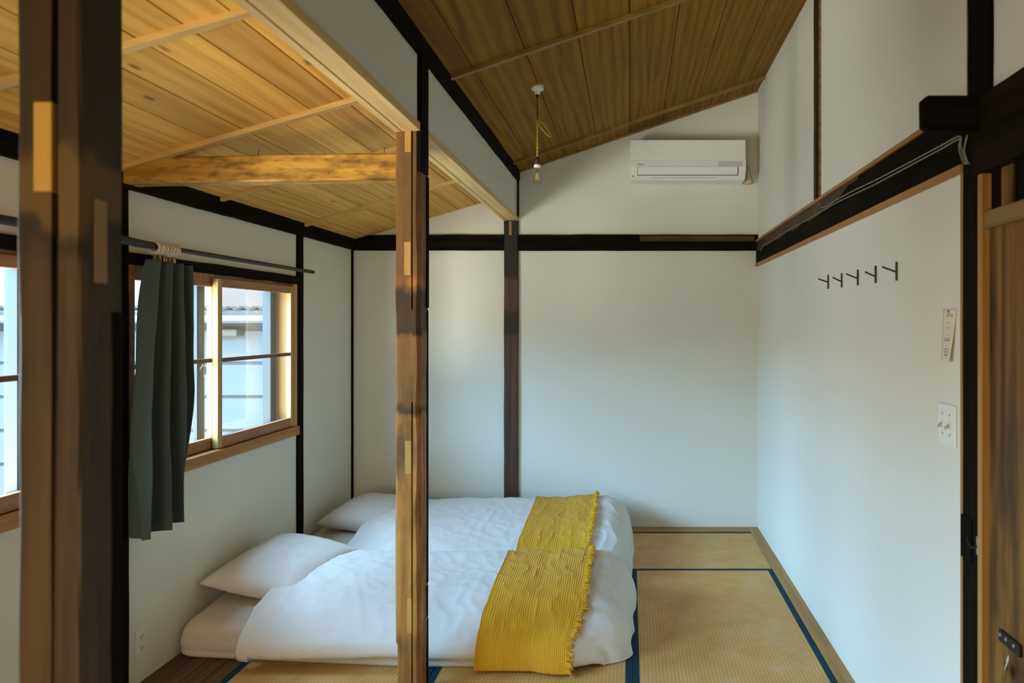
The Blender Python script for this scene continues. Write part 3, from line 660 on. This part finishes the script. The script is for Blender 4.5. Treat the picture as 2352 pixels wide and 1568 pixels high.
class Duvet:
    def __init__(s, x0, x1, tab, Rf, Rc, zb, lift, seed, head):
        s.x0, s.x1, s.tab, s.Rf, s.Rc, s.zb, s.lift, s.seed, s.head = x0, x1, tab, Rf, Rc, zb, lift, seed, head
        L = [0.0]
        for a, b in zip(tab[:-1], tab[1:]): L.append(L[-1]+math.hypot(b[0]-a[0], b[1]-a[1]))
        s.L = [l/L[-1] for l in L]
    def prof(s, v):
        # Catmull-Rom through (y, z) points
        n = len(s.tab)
        for i in range(n-1):
            if v <= s.L[i+1] or i == n-2:
                f = (v-s.L[i])/(s.L[i+1]-s.L[i]); f = max(0, min(1, f))
                p0 = s.tab[max(0, i-1)]; p1 = s.tab[i]; p2 = s.tab[i+1]; p3 = s.tab[min(n-1, i+2)]
                r = []
                for k in (0, 1):
                    r.append(0.5*(2*p1[k]+(p2[k]-p0[k])*f+(2*p0[k]-5*p1[k]+4*p2[k]-p3[k])*f*f+(3*p1[k]-p0[k]-3*p2[k]+p3[k])*f**3))
                return r
    def at(s, x, v):
        """x measured along the bed as if square; returns a point on the upper face"""
        y, z = s.prof(v)
        ymid = (s.tab[0][0]+s.tab[-1][0])/2; half = (s.tab[-1][0]-s.tab[0][0])/2
        e = half-abs(y-ymid)
        sx = s.x1-x
        # foot end: rounds off in plan and in height
        A = dome(sx, s.Rf, 2.3)
        xx = x
        k = max(0.0, 1-sx/0.45)
        if k > 0:
            xx = x-s.Rc*(1-dome(e+0.02, 0.20, 2.0))*k**1.3
        z = s.zb+(max(z, s.zb)-s.zb)*A + 0.02*k*(1-k)*4*(1 if e > 0.2 else e/0.2)
        if k > 0:   # the foot end reaches the floor; corners bulge, then tuck in
            sg = 1 if y > ymid else -1
            y += sg*(0.025*math.sin(min(1, k*1.25)*math.pi)-0.05*k**4)*(abs(y-ymid)/half)**3
            kk = min(1, k*2.2); z -= 0.040*kk*kk*(3-2*kk)*max(0, 1-z/0.16)
        n1 = noise.noise(Vector((x*2.2+s.seed, y*2.6, s.seed)))*0.012
        n2 = noise.noise(Vector((x*6+s.seed, y*7+x*3, 3+s.seed)))*0.005
        q = noise.noise(Vector((x*11+y*5, y*6-x*4, 5+s.seed))); n3 = (1-abs(q))**6*0.006
        y2 = noise.noise(Vector((x*4+s.seed, z*9, 8.0)))*0.010
        z += (n1+n2+n3)*min(1, A*1.2)*min(1, 0.25+z*4)
        if s.lift: z += s.lift*math.exp(-((x-s.x0)/0.22)**2)*math.exp(-((y-s.head)/0.30)**2)
        puff = 0.028*noise.noise(Vector((y*4.2, 2.0, s.seed)))+0.014*noise.noise(Vector((y*9, z*7, s.seed)))
        return Vector((xx+puff*max(0, 1-sx/0.3)**2, y+y2, max(0.004, z)))
def duvet(D, label):
    bm = bmesh.new(); NX, NV = 150, 110; g = []
    for i in range(-3, NX+1):
        u = max(0, i)/NX; x = D.x0+(D.x1-D.x0)*(1-(1-u)**1.35)
        off = Vector({-3: (0.05, 0, -0.016), -2: (0.012, 0, -0.013), -1: (-0.005, 0, -0.006)}.get(i, (0, 0, 0)))
        row = []
        for j in range(NV+1):
            q = D.at(x+0.012*noise.noise(Vector((j*0.09, 0, D.seed)))*(1-u)**8, j/NV)+off; q.z = max(0.003, q.z); row.append(bm.verts.new(q))
        g.append(row)
    NX += 3
    for i in range(NX):
        for j in range(NV): bm.faces.new((g[i][j], g[i+1][j], g[i+1][j+1], g[i][j+1]))
    o = tag(obj('duvet', bm, 'duvet', smooth=True), label, 'duvet')
    return o
D1 = Duvet(-1.735, 0.015, [(3.425, 0.052), (3.392, 0.056), (3.378, 0.088), (3.405, 0.137), (3.53, 0.205), (3.72, 0.248), (3.95, 0.268), (4.20, 0.272), (4.32, 0.255), (4.40, 0.205), (4.43, 0.15)], 0.20, 0.13, 0.018, 0.02, 2.0, 4.0)
D2 = Duvet(-1.70, 0.015, [(4.53, 0.05), (4.50, 0.06), (4.475, 0.10), (4.52, 0.165), (4.66, 0.215), (4.9, 0.25), (5.2, 0.275), (5.44, 0.285), (5.58, 0.26), (5.645, 0.19), (5.65, 0.12)], 0.20, 0.13, 0.018, 0.02, 7.0, 5.2)
duvet(D1, 'puffy white linen duvet spread on the near bed'); duvet(D2, 'puffy white linen duvet on the far bed by the back wall')

def throw(D, xa, xb, label, drop, vmax):
    bm = bmesh.new(); NX, NV = 260, 100; g = []; v0 = D.L[2]
    def P(x, v):
        v2 = max(v0, v)
        p = D.at(x, v2); dx = D.at(x+0.004, v2)-p; dv = D.at(x, min(1, v2+0.004))-p if v2 < 0.99 else p-D.at(x, v2-0.004)
        n = dx.cross(dv); n = n.normalized() if n.length > 0 else Vector((0, 0, 1))
        if n.z < 0 and p.z > 0.15: n = -n
        if v < v0: p = Vector((p.x, p.y-0.002, p.z+(v-v0)/0.06*(p.z-drop))); n = Vector((0, -1, 0))
        elif v < v0+0.04: f = (v-v0)/0.04; n = (Vector((0, -1, 0))*(1-f)+n*f).normalized()
        return p, n
    for i in range(NX+1):
        s = i/NX; row = []
        for j in range(NV+1):
            v = v0-0.06+(vmax-v0+0.06)*j/NV
            skew = 0.018*math.sin(v*3)
            x = xa+(xb-xa)*s+skew
            p, n = P(x, v)
            rib = 0.0011*math.sin(x*2*math.pi/0.0115+2.4*noise.noise(Vector((x*22, v*16, D.seed))))+0.0012*noise.noise(Vector((x*40, v*12, 4.0)))
            edge = 0.004*math.exp(-s/0.03)+0.004*math.exp(-(1-s)/0.03)
            row.append(bm.verts.new(p+n*(0.010+rib+edge)))
        g.append(row)
    for i in range(NX):
        for j in range(NV): bm.faces.new((g[i][j], g[i+1][j], g[i+1][j+1], g[i][j+1]))
    edge = [(g[NX][j].co.copy(), (g[NX][j].co-g[NX-8][j].co).normalized()) for j in range(NV+1)]
    o = tag(obj('bed_throw', bm, 'throw', smooth=True), label, 'blanket')
    md = o.modifiers.new('cloth', 'SOLIDIFY'); md.thickness = 0.005; md.offset = -1.0
    bm = bmesh.new()
    for k in range(700):
        f = random.random()*(NV-0.001); j = int(f); p, d = edge[j]; p2 = edge[j+1][0]; p = p.lerp(p2, f-j)
        L = random.uniform(0.020, 0.036); w = Vector((random.uniform(-.4, .4), random.uniform(-.9, .9), random.uniform(-.2, .7)))
        a = p-d*0.003+Vector((0, -0.003, random.uniform(0.0, 0.009))); b = a+(d+w*0.5).normalized()*L*0.6; c_ = b+(d*0.5+w+Vector((0, 0, -0.5))).normalized()*L*0.6
        tube(bm, [a, b, c_], [0.0024, 0.0022, 0.0012], 4)
    fr = obj('fringe', bm, 'throw', o); fr['kind'] = 'stuff'
    return o
throw(D1, -0.685, -0.235, 'mustard crinkled cotton throw across the near bed', 0.012, 0.80)
throw(D2, -0.685, -0.265, 'mustard crinkled cotton throw across the far bed', 0.05, 0.92)

# ------------------------------------------------------------------ air conditioner
ac = thing('air_conditioner', (0.42, YB, 2.58), 'white wall-mounted air conditioner high on the back wall', 'air conditioner')
yb, yf = YB, 5.58; x0, x1, z0, z1 = 0.0, 0.838, 2.585, 2.872
bm = bmesh.new(); prism(bm, [(yb, z1), (yf+0.012, z1), (yf+0.004, z1-0.006), (yf, 2.735), (yf-0.010, 2.722), (yf-0.012, 2.672), (yf+0.012, 2.615), (yf+0.05, z0), (yb, z0)], 'X', x0, x1)
obj('ac_body', bm, 'acwhite', ac, bevel=0.004)
obj('front_panel', BOX(((x0+0.003, yf-0.0115, 2.724), (x1-0.003, yf+0.01, z1-0.004))), 'acwhite', ac, bevel=0.004)
obj('display_strip', BOX(((0.635, yf-0.0132, 2.676), (0.812, yf-0.009, 2.712))), 'acgrey', ac)
# louver flap, with the dark gap round it
def lean(z): return yf-0.012+(2.672-z)*0.42
bm = bmesh.new(); prism(bm, [(lean(2.672)-0.0008, 2.672), (lean(2.614)-0.0008, 2.614), (lean(2.614)+0.01, 2.614), (lean(2.672)+0.01, 2.672)], 'X', 0.050, 0.785); obj('louver_gap', bm, 'slot', ac)
bm = bmesh.new(); prism(bm, [(lean(2.670)-0.005, 2.6705), (lean(2.6175)-0.005, 2.6185), (lean(2.6175)+0.004, 2.6185), (lean(2.67)+0.004, 2.6705)], 'X', 0.053, 0.778); obj('louver', bm, 'acwhite', ac, bevel=0.001)
obj('badge', BOX(((0.052, yf-0.0135, 2.686), (0.095, yf-0.010, 2.692))), 'ink', ac)
obj('badge', BOX(((0.010, yf+0.012, 2.607), (0.030, yf+0.018, 2.612))), 'ink', ac)
obj('outlet_slot', BOX(((0.14, yf+0.028, 2.600), (0.62, yf+0.034, 2.603))), 'ink', ac)
bm = bmesh.new(); lathe(bm, [(0.030, 2.585), (0.032, 2.60), (0.026, 2.63), (0.014, 2.66), (0.009, 2.70), (0.009, 2.72)], (0.885, YB-0.035, 0), 14); 
tag(obj('cable_gland', bm, 'putty', smooth=True), 'beige bottle-shaped cable cover beside the air conditioner', 'cable cover')

# ------------------------------------------------------------------ pendant light
lx, ly = -0.499, 4.117; lz = zr(lx)
pend = thing('pendant_lamp', (lx, ly, lz), 'bare clear bulb hanging on a knotted yellow cord from the darker ceiling', 'lamp')
bm = bmesh.new(); lathe(bm, [(0.034, 0.012), (0.036, -0.004), (0.034, -0.014), (0.022, -0.020), (0.016, -0.026), (0.014, -0.036), (0.009, -0.04)], (lx, ly, lz), 24); obj('ceiling_rose', bm, 'ivory', pend, smooth=True)
bm = bmesh.new(); lathe(bm, [(0.008, -0.036), (0.009, -0.046), (0.006, -0.056), (0.003, -0.06)], (lx, ly, lz), 14); obj('cord_grip', bm, 'black', pend, smooth=True)
zk = EYE+(CY-276)*ly/F; zs = EYE+(CY-362)*ly/F
bm = bmesh.new()
for ph in (0, math.pi):
    tube(bm, [(lx+0.0025*math.cos(ph+k*0.7), ly+0.0025*math.sin(ph+k*0.7), lz-0.055-(lz-0.055-zk)*k/26) for k in range(27)], 0.0022, 6)
obj('upper_cord', bm, 'cord_dim', pend, smooth=True)
bm = bmesh.new()
for ph in (0, math.pi):
    tube(bm, [(lx+0.003*math.cos(ph+k*0.9), ly+0.003*math.sin(ph+k*0.9), zk-(zk-zs+0.004)*k/34) for k in range(35)], 0.0026, 6)
obj('lower_cord', bm, 'cord', pend, smooth=True)
bm = bmesh.new(); lp_ = []
for k in range(33):
    a = k/32*2*math.pi
    q = Vector((0.036+0.036*-math.cos(a), 0.01*math.sin(a), -0.043+0.043*math.cos(a)+0.018*math.sin(a)))
    lp_.append(Vector((lx, ly, zk))+q)
for ph in (0, math.pi):
    tube(bm, [p+Vector((0.002*math.cos(ph+k), 0.002*math.sin(ph+k), 0)) for k, p in enumerate(lp_)], 0.0021, 6)
obj('cord_loop', bm, 'cord', pend, smooth=True)
bm = bmesh.new(); lathe(bm, [(0.004, zs+0.006), (0.010, zs), (0.0145, zs-0.006), (0.0155, zs-0.018), (0.0145, zs-0.020), (0.0155, zs-0.024), (0.0155, zs-0.036), (0.012, zs-0.04)], (lx, ly, 0), 20); obj('socket', bm, 'bronze', pend, smooth=True)
bm = bmesh.new(); lathe(bm, [(0.018, zs-0.038), (0.019, zs-0.042), (0.018, zs-0.052), (0.013, zs-0.054)], (lx, ly, 0), 20); obj('socket_ring', bm, 'ivory', pend, smooth=True)
zb_ = EYE+(CY-423)*ly/F; H = zs-0.05-zb_; prof = []
for f, r in ((0, 0.0005), (0.03, 0.012), (0.12, 0.024), (0.25, 0.0315), (0.38, 0.0335), (0.52, 0.030), (0.66, 0.0225), (0.78, 0.017), (0.9, 0.0145), (1.0, 0.0135)): prof.append((r, zb_+H*f))
bm = bmesh.new(); lathe(bm, prof, (lx, ly, 0), 28); bulb = obj('bulb', bm, 'bulb', pend, smooth=True)
for k in range(4):
    a = k*math.pi/2+0.4; bm = bmesh.new(); tube(bm, [(lx+0.006*math.cos(a), ly+0.006*math.sin(a), zb_+H*0.62), (lx+0.010*math.cos(a), ly+0.010*math.sin(a), zb_+H*0.26)], 0.0016, 6); obj('filament', bm, 'filament', bulb)
bm = bmesh.new(); tube(bm, [(lx, ly, zb_+H*0.95), (lx, ly, zb_+H*0.3)], [0.005, 0.0015], 8); obj('glass_stem', bm, 'bulb', bulb, smooth=True)

# ------------------------------------------------------------------ hooks, note, switch, outlets, cables
hooks = [(1902, 631, 663, 648, 1879, 640), (1933, 627, 660, 646.5, 1912.5, 637), (1970, 619, 655, 639.5, 1943, 628.5), (2011, 610, 650, 635, 1986.5, 624), (2059, 601, 644, 624.5, 2026, 612.5)]
names = ['first coat hook of the row, closest to the back wall', 'second coat hook from the back wall, in the row of five', 'middle coat hook of the row of five', 'fourth coat hook from the back wall, in the row of five', 'last coat hook of the row, closest to the paper note']
for (px, ya, yb_, yj, tx, ty), nm in zip(hooks, names):
    d = (XR-0.004)*F/(px-CX); h = thing('coat_hook', (XR, d, EYE+(CY-yb_)*d/F), 'dark bronze Y-shaped '+nm, 'hook', 'coat hooks on the right wall')
    zt, zbm, zj = (EYE+(CY-q)*d/F for q in (ya, yb_, yj))
    bm = bmesh.new(); tube(bm, [(XR-0.004, d, zbm), (XR-0.004, d, zt)], 0.0040, 12); obj('back_bar', bm, 'bronze', h)
    tipx = (tx-CX)*d/F; zt2 = EYE+(CY-ty)*d/F
    bm = bmesh.new(); tube(bm, [(XR-0.004, d, zj), (tipx, d, zt2)], 0.0034, 12); obj('peg', bm, 'bronze', h)

nt_ = thing('paper_note', (XR, 2.30, 1.42), 'narrow cream paper note pinned above the light switches', 'note')
bm = bmesh.new(); g = []
for i in range(9):
    row = []
    for j in range(25):
        s, t = i/8, j/24; y = 2.352-(0.094-0.012*t)*s+0.012*t; z = 1.578-0.160*t
        x = XR-0.0012-0.009*(t**1.6)*(s**2)-0.003*t
        row.append(bm.verts.new((x, y, z)))
    g.append(row)
def note_x(s, t): return XR-0.0012-0.009*(t**1.6)*(s**2)-0.003*t
for i in range(8):
    for j in range(24): bm.faces.new((g[i][j], g[i+1][j], g[i+1][j+1], g[i][j+1]))
sh = obj('sheet', bm, 'paper', nt_, smooth=True); md = sh.modifiers.new('thick', 'SOLIDIFY'); md.thickness = 0.0006
for t, s0, s1, th in ((0.135, 0.30, 0.48, 0.0022), (0.135, 0.58, 0.80, 0.0022), (0.265, 0.42, 0.55, 0.001), (0.36, 0.34, 0.66, 0.001), (0.50, 0.52, 0.60, 0.001), (0.565, 0.22, 0.72, 0.0012), (0.60, 0.22, 0.42, 0.0022), (0.60, 0.5, 0.72, 0.0022), (0.70, 0.4, 0.5, 0.001), (0.765, 0.22, 0.75, 0.0012), (0.815, 0.22, 0.42, 0.002), (0.815, 0.5, 0.66, 0.002), (0.875, 0.34, 0.60, 0.003)):
    bm = bmesh.new(); vs = []
    n = 4
    for q in range(n+1):
        s = s0+(s1-s0)*q/n; y = 2.352-(0.094-0.012*t)*s+0.012*t
        for dz in (-th, th): vs.append(bm.verts.new((note_x(s, t)-0.0012, y, 1.578-0.160*t+dz)))
    for q in range(n): bm.faces.new((vs[2*q], vs[2*q+1], vs[2*q+3], vs[2*q+2]))
    ln = obj('ink_line', bm, 'ink', nt_); md = ln.modifiers.new('thick', 'SOLIDIFY'); md.thickness = 0.0002
bm = bmesh.new(); lathe(bm, [(0.0065, -0.002), (0.0065, -0.005), (0.004, -0.007)], (XR, 2.31, 1.567), 14, 'X'); obj('push_pin', bm, 'brass', nt_, smooth=True)

sw = thing('light_switch', (XR, 2.32, 1.165), 'white double toggle light switch plate below the paper note', 'light switch')
obj('plate', BOX(((XR-0.006, 2.258, 1.168), (XR, 2.386, 1.290))), 'acwhite', sw, bevel=0.003)
for y in (2.348, 2.296):
    tg = obj('toggle', BOX(((XR-0.009, y-0.006, 1.216), (XR-0.005, y+0.006, 1.242))), 'acwhite', sw)
    bm = bmesh.new(); prism(bm, [(XR-0.006, 1.224), (XR-0.022, 1.216), (XR-0.022, 1.223), (XR-0.006, 1.236)], 'Y', y-0.004, y+0.004); obj('lever', bm, 'putty', tg, bevel=0.001)
    for z in (1.199, 1.259):
        bm = bmesh.new(); lathe(bm, [(0.003, -0.006), (0.003, -0.0072), (0.001, -0.0075)], (XR, y, z), 10, 'X'); obj('screw', bm, 'cable', sw)
def outlet(yc, zc, label):
    o = thing('power_outlet', (XL, yc, zc-0.06), label, 'outlet')
    obj('plate', BOX(((XL, yc-0.036, zc-0.059), (XL+0.006, yc+0.036, zc+0.059))), 'ivory', o, bevel=0.002)
    for s in (-1, 1):
        f = obj('socket_face', BOX(((XL+0.005, yc-0.017, zc+s*0.023-0.015), (XL+0.008, yc+0.017, zc+s*0.023+0.015))), 'ivory', o, bevel=0.002)
        for dy in (-0.007, 0.007): obj('slot', BOX(((XL+0.0075, yc+dy-0.0014, zc+s*0.023-0.001), (XL+0.0084, yc+dy+0.0014, zc+s*0.023+0.009))), 'slot', f)
        bm = bmesh.new(); lathe(bm, [(0.0028, 0.0074), (0.0028, 0.0084)], (XL, yc, zc+s*0.023-0.008), 10, 'X'); obj('slot', bm, 'slot', f)
outlet(3.29, 0.170, 'cream power outlet low on the left wall below the curtain')
outlet(4.72, 0.165, 'cream power outlet half hidden behind the near pillow')

def smooth_path(pts, n=8):
    P = [Vector(p) for p in pts]; out = []
    for i in range(len(P)-1):
        p0, p1, p2, p3 = P[max(0, i-1)], P[i], P[i+1], P[min(len(P)-1, i+2)]
        for k in range(n):
            f = k/n; out.append(0.5*(2*p1+(p2-p0)*f+(2*p0-5*p1+4*p2-p3)*f*f+(3*p1-p0-3*p2+p3)*f**3))
    return out+[P[-1]]
def on_rail(px, py, x=0.940):
    d = x*F/(px-CX); return (x, d, EYE+(CY-py)*d/F)
ca = [(2222, 310), (2215, 345), (2222, 372), (2213, 372), (2203, 340), (2205, 313), (2160, 335), (2085, 375), (2010, 414), (1960, 438), (1920, 460), (1898, 474), (1886, 474), (1881, 462)]
cb = [(2226, 375), (2216, 366), (2207, 335), (2202, 320), (2160, 343), (2085, 383), (2012, 422), (1962, 446), (1920, 466), (1880, 490), (1840, 512), (1800, 535), (1775, 552), (1755, 563), (1746, 577)]
for pts, lb in ((ca, 'grey cable along the black rail, turning up at the upright batten'), (cb, 'grey cable running the whole black rail to the back corner')):
    cbl = thing('cable', on_rail(*pts[-1]), lb, 'cable', 'cables on the black rail')
    bm = bmesh.new(); tube(bm, smooth_path([on_rail(*q) for q in pts]), 0.0026, 8); obj('sheath', bm, 'cable', cbl, smooth=True)
    for q in pts[6:-2:2]:
        p = Vector(on_rail(*q)); obj('clip', BOX((p-Vector((0.003, 0.003, 0.004)), p+Vector((0.009, 0.003, 0.004)))), 'slot', cbl)

# ------------------------------------------------------------------ outside the windows
struct('ground', BOX(((-14, -6, -3.2), (-2.3, 16, -3.0))), 'yard', 'pale ground far below the windows')
hs = thing('neighbor_house', (-6.4, 8.5, -3), 'pale neighbouring house with a tin roof edge seen through the windows', 'house')
YN = 8.5; kn = YN/F
obj('house_core', BOX(((-11, YN+0.03, -3), (-3.1, YN+3.0, 1.56))), 'sidingjoint', hs)
zs_ = [-3.0+0.373*i for i in range(13)]
for a, b in zip(zs_[:-1], zs_[1:]):
    if b > 1.5: b = 1.5
    obj('siding_board', BOX(((-11, YN, a+0.018), (-3.1, YN+0.04, b-0.018))), 'siding', hs)
bm = bmesh.new(); g = []
for i in range(241):
    x = -11.3+i*8.5/240; z = 1.0*0.022*math.cos(x*2*math.pi/0.14)
    g.append((bm.verts.new((x, 8.02, 1.70+z)), bm.verts.new((x, 11.6, 1.50+z))))
for a, b in zip(g[:-1], g[1:]): bm.faces.new((a[0], b[0], b[1], a[1]))
rf = obj('roof', bm, 'rooftin', hs, smooth=True); md = rf.modifiers.new('thick', 'SOLIDIFY'); md.thickness = 0.01
obj('fascia', BOX(((-11.2, 8.06, 1.60), (-2.9, 8.10, 1.68))), 'rooftin', hs)
bm = bmesh.new(); prism(bm, [(7.96, 1.625), (7.965, 1.57), (8.0, 1.545), (8.05, 1.55), (8.06, 1.625)], 'X', -11.25, -2.85); obj('gutter', bm, 'gutter', hs)
obj('soffit', BOX(((-11.2, 8.1, 1.55), (-2.9, YN+0.02, 1.575))), 'rooftin', hs)
obj('shutter_box', BOX(((-4.62, 8.33, 1.40), (-4.27, 8.5, 1.48))), 'cream', hs, bevel=0.02)
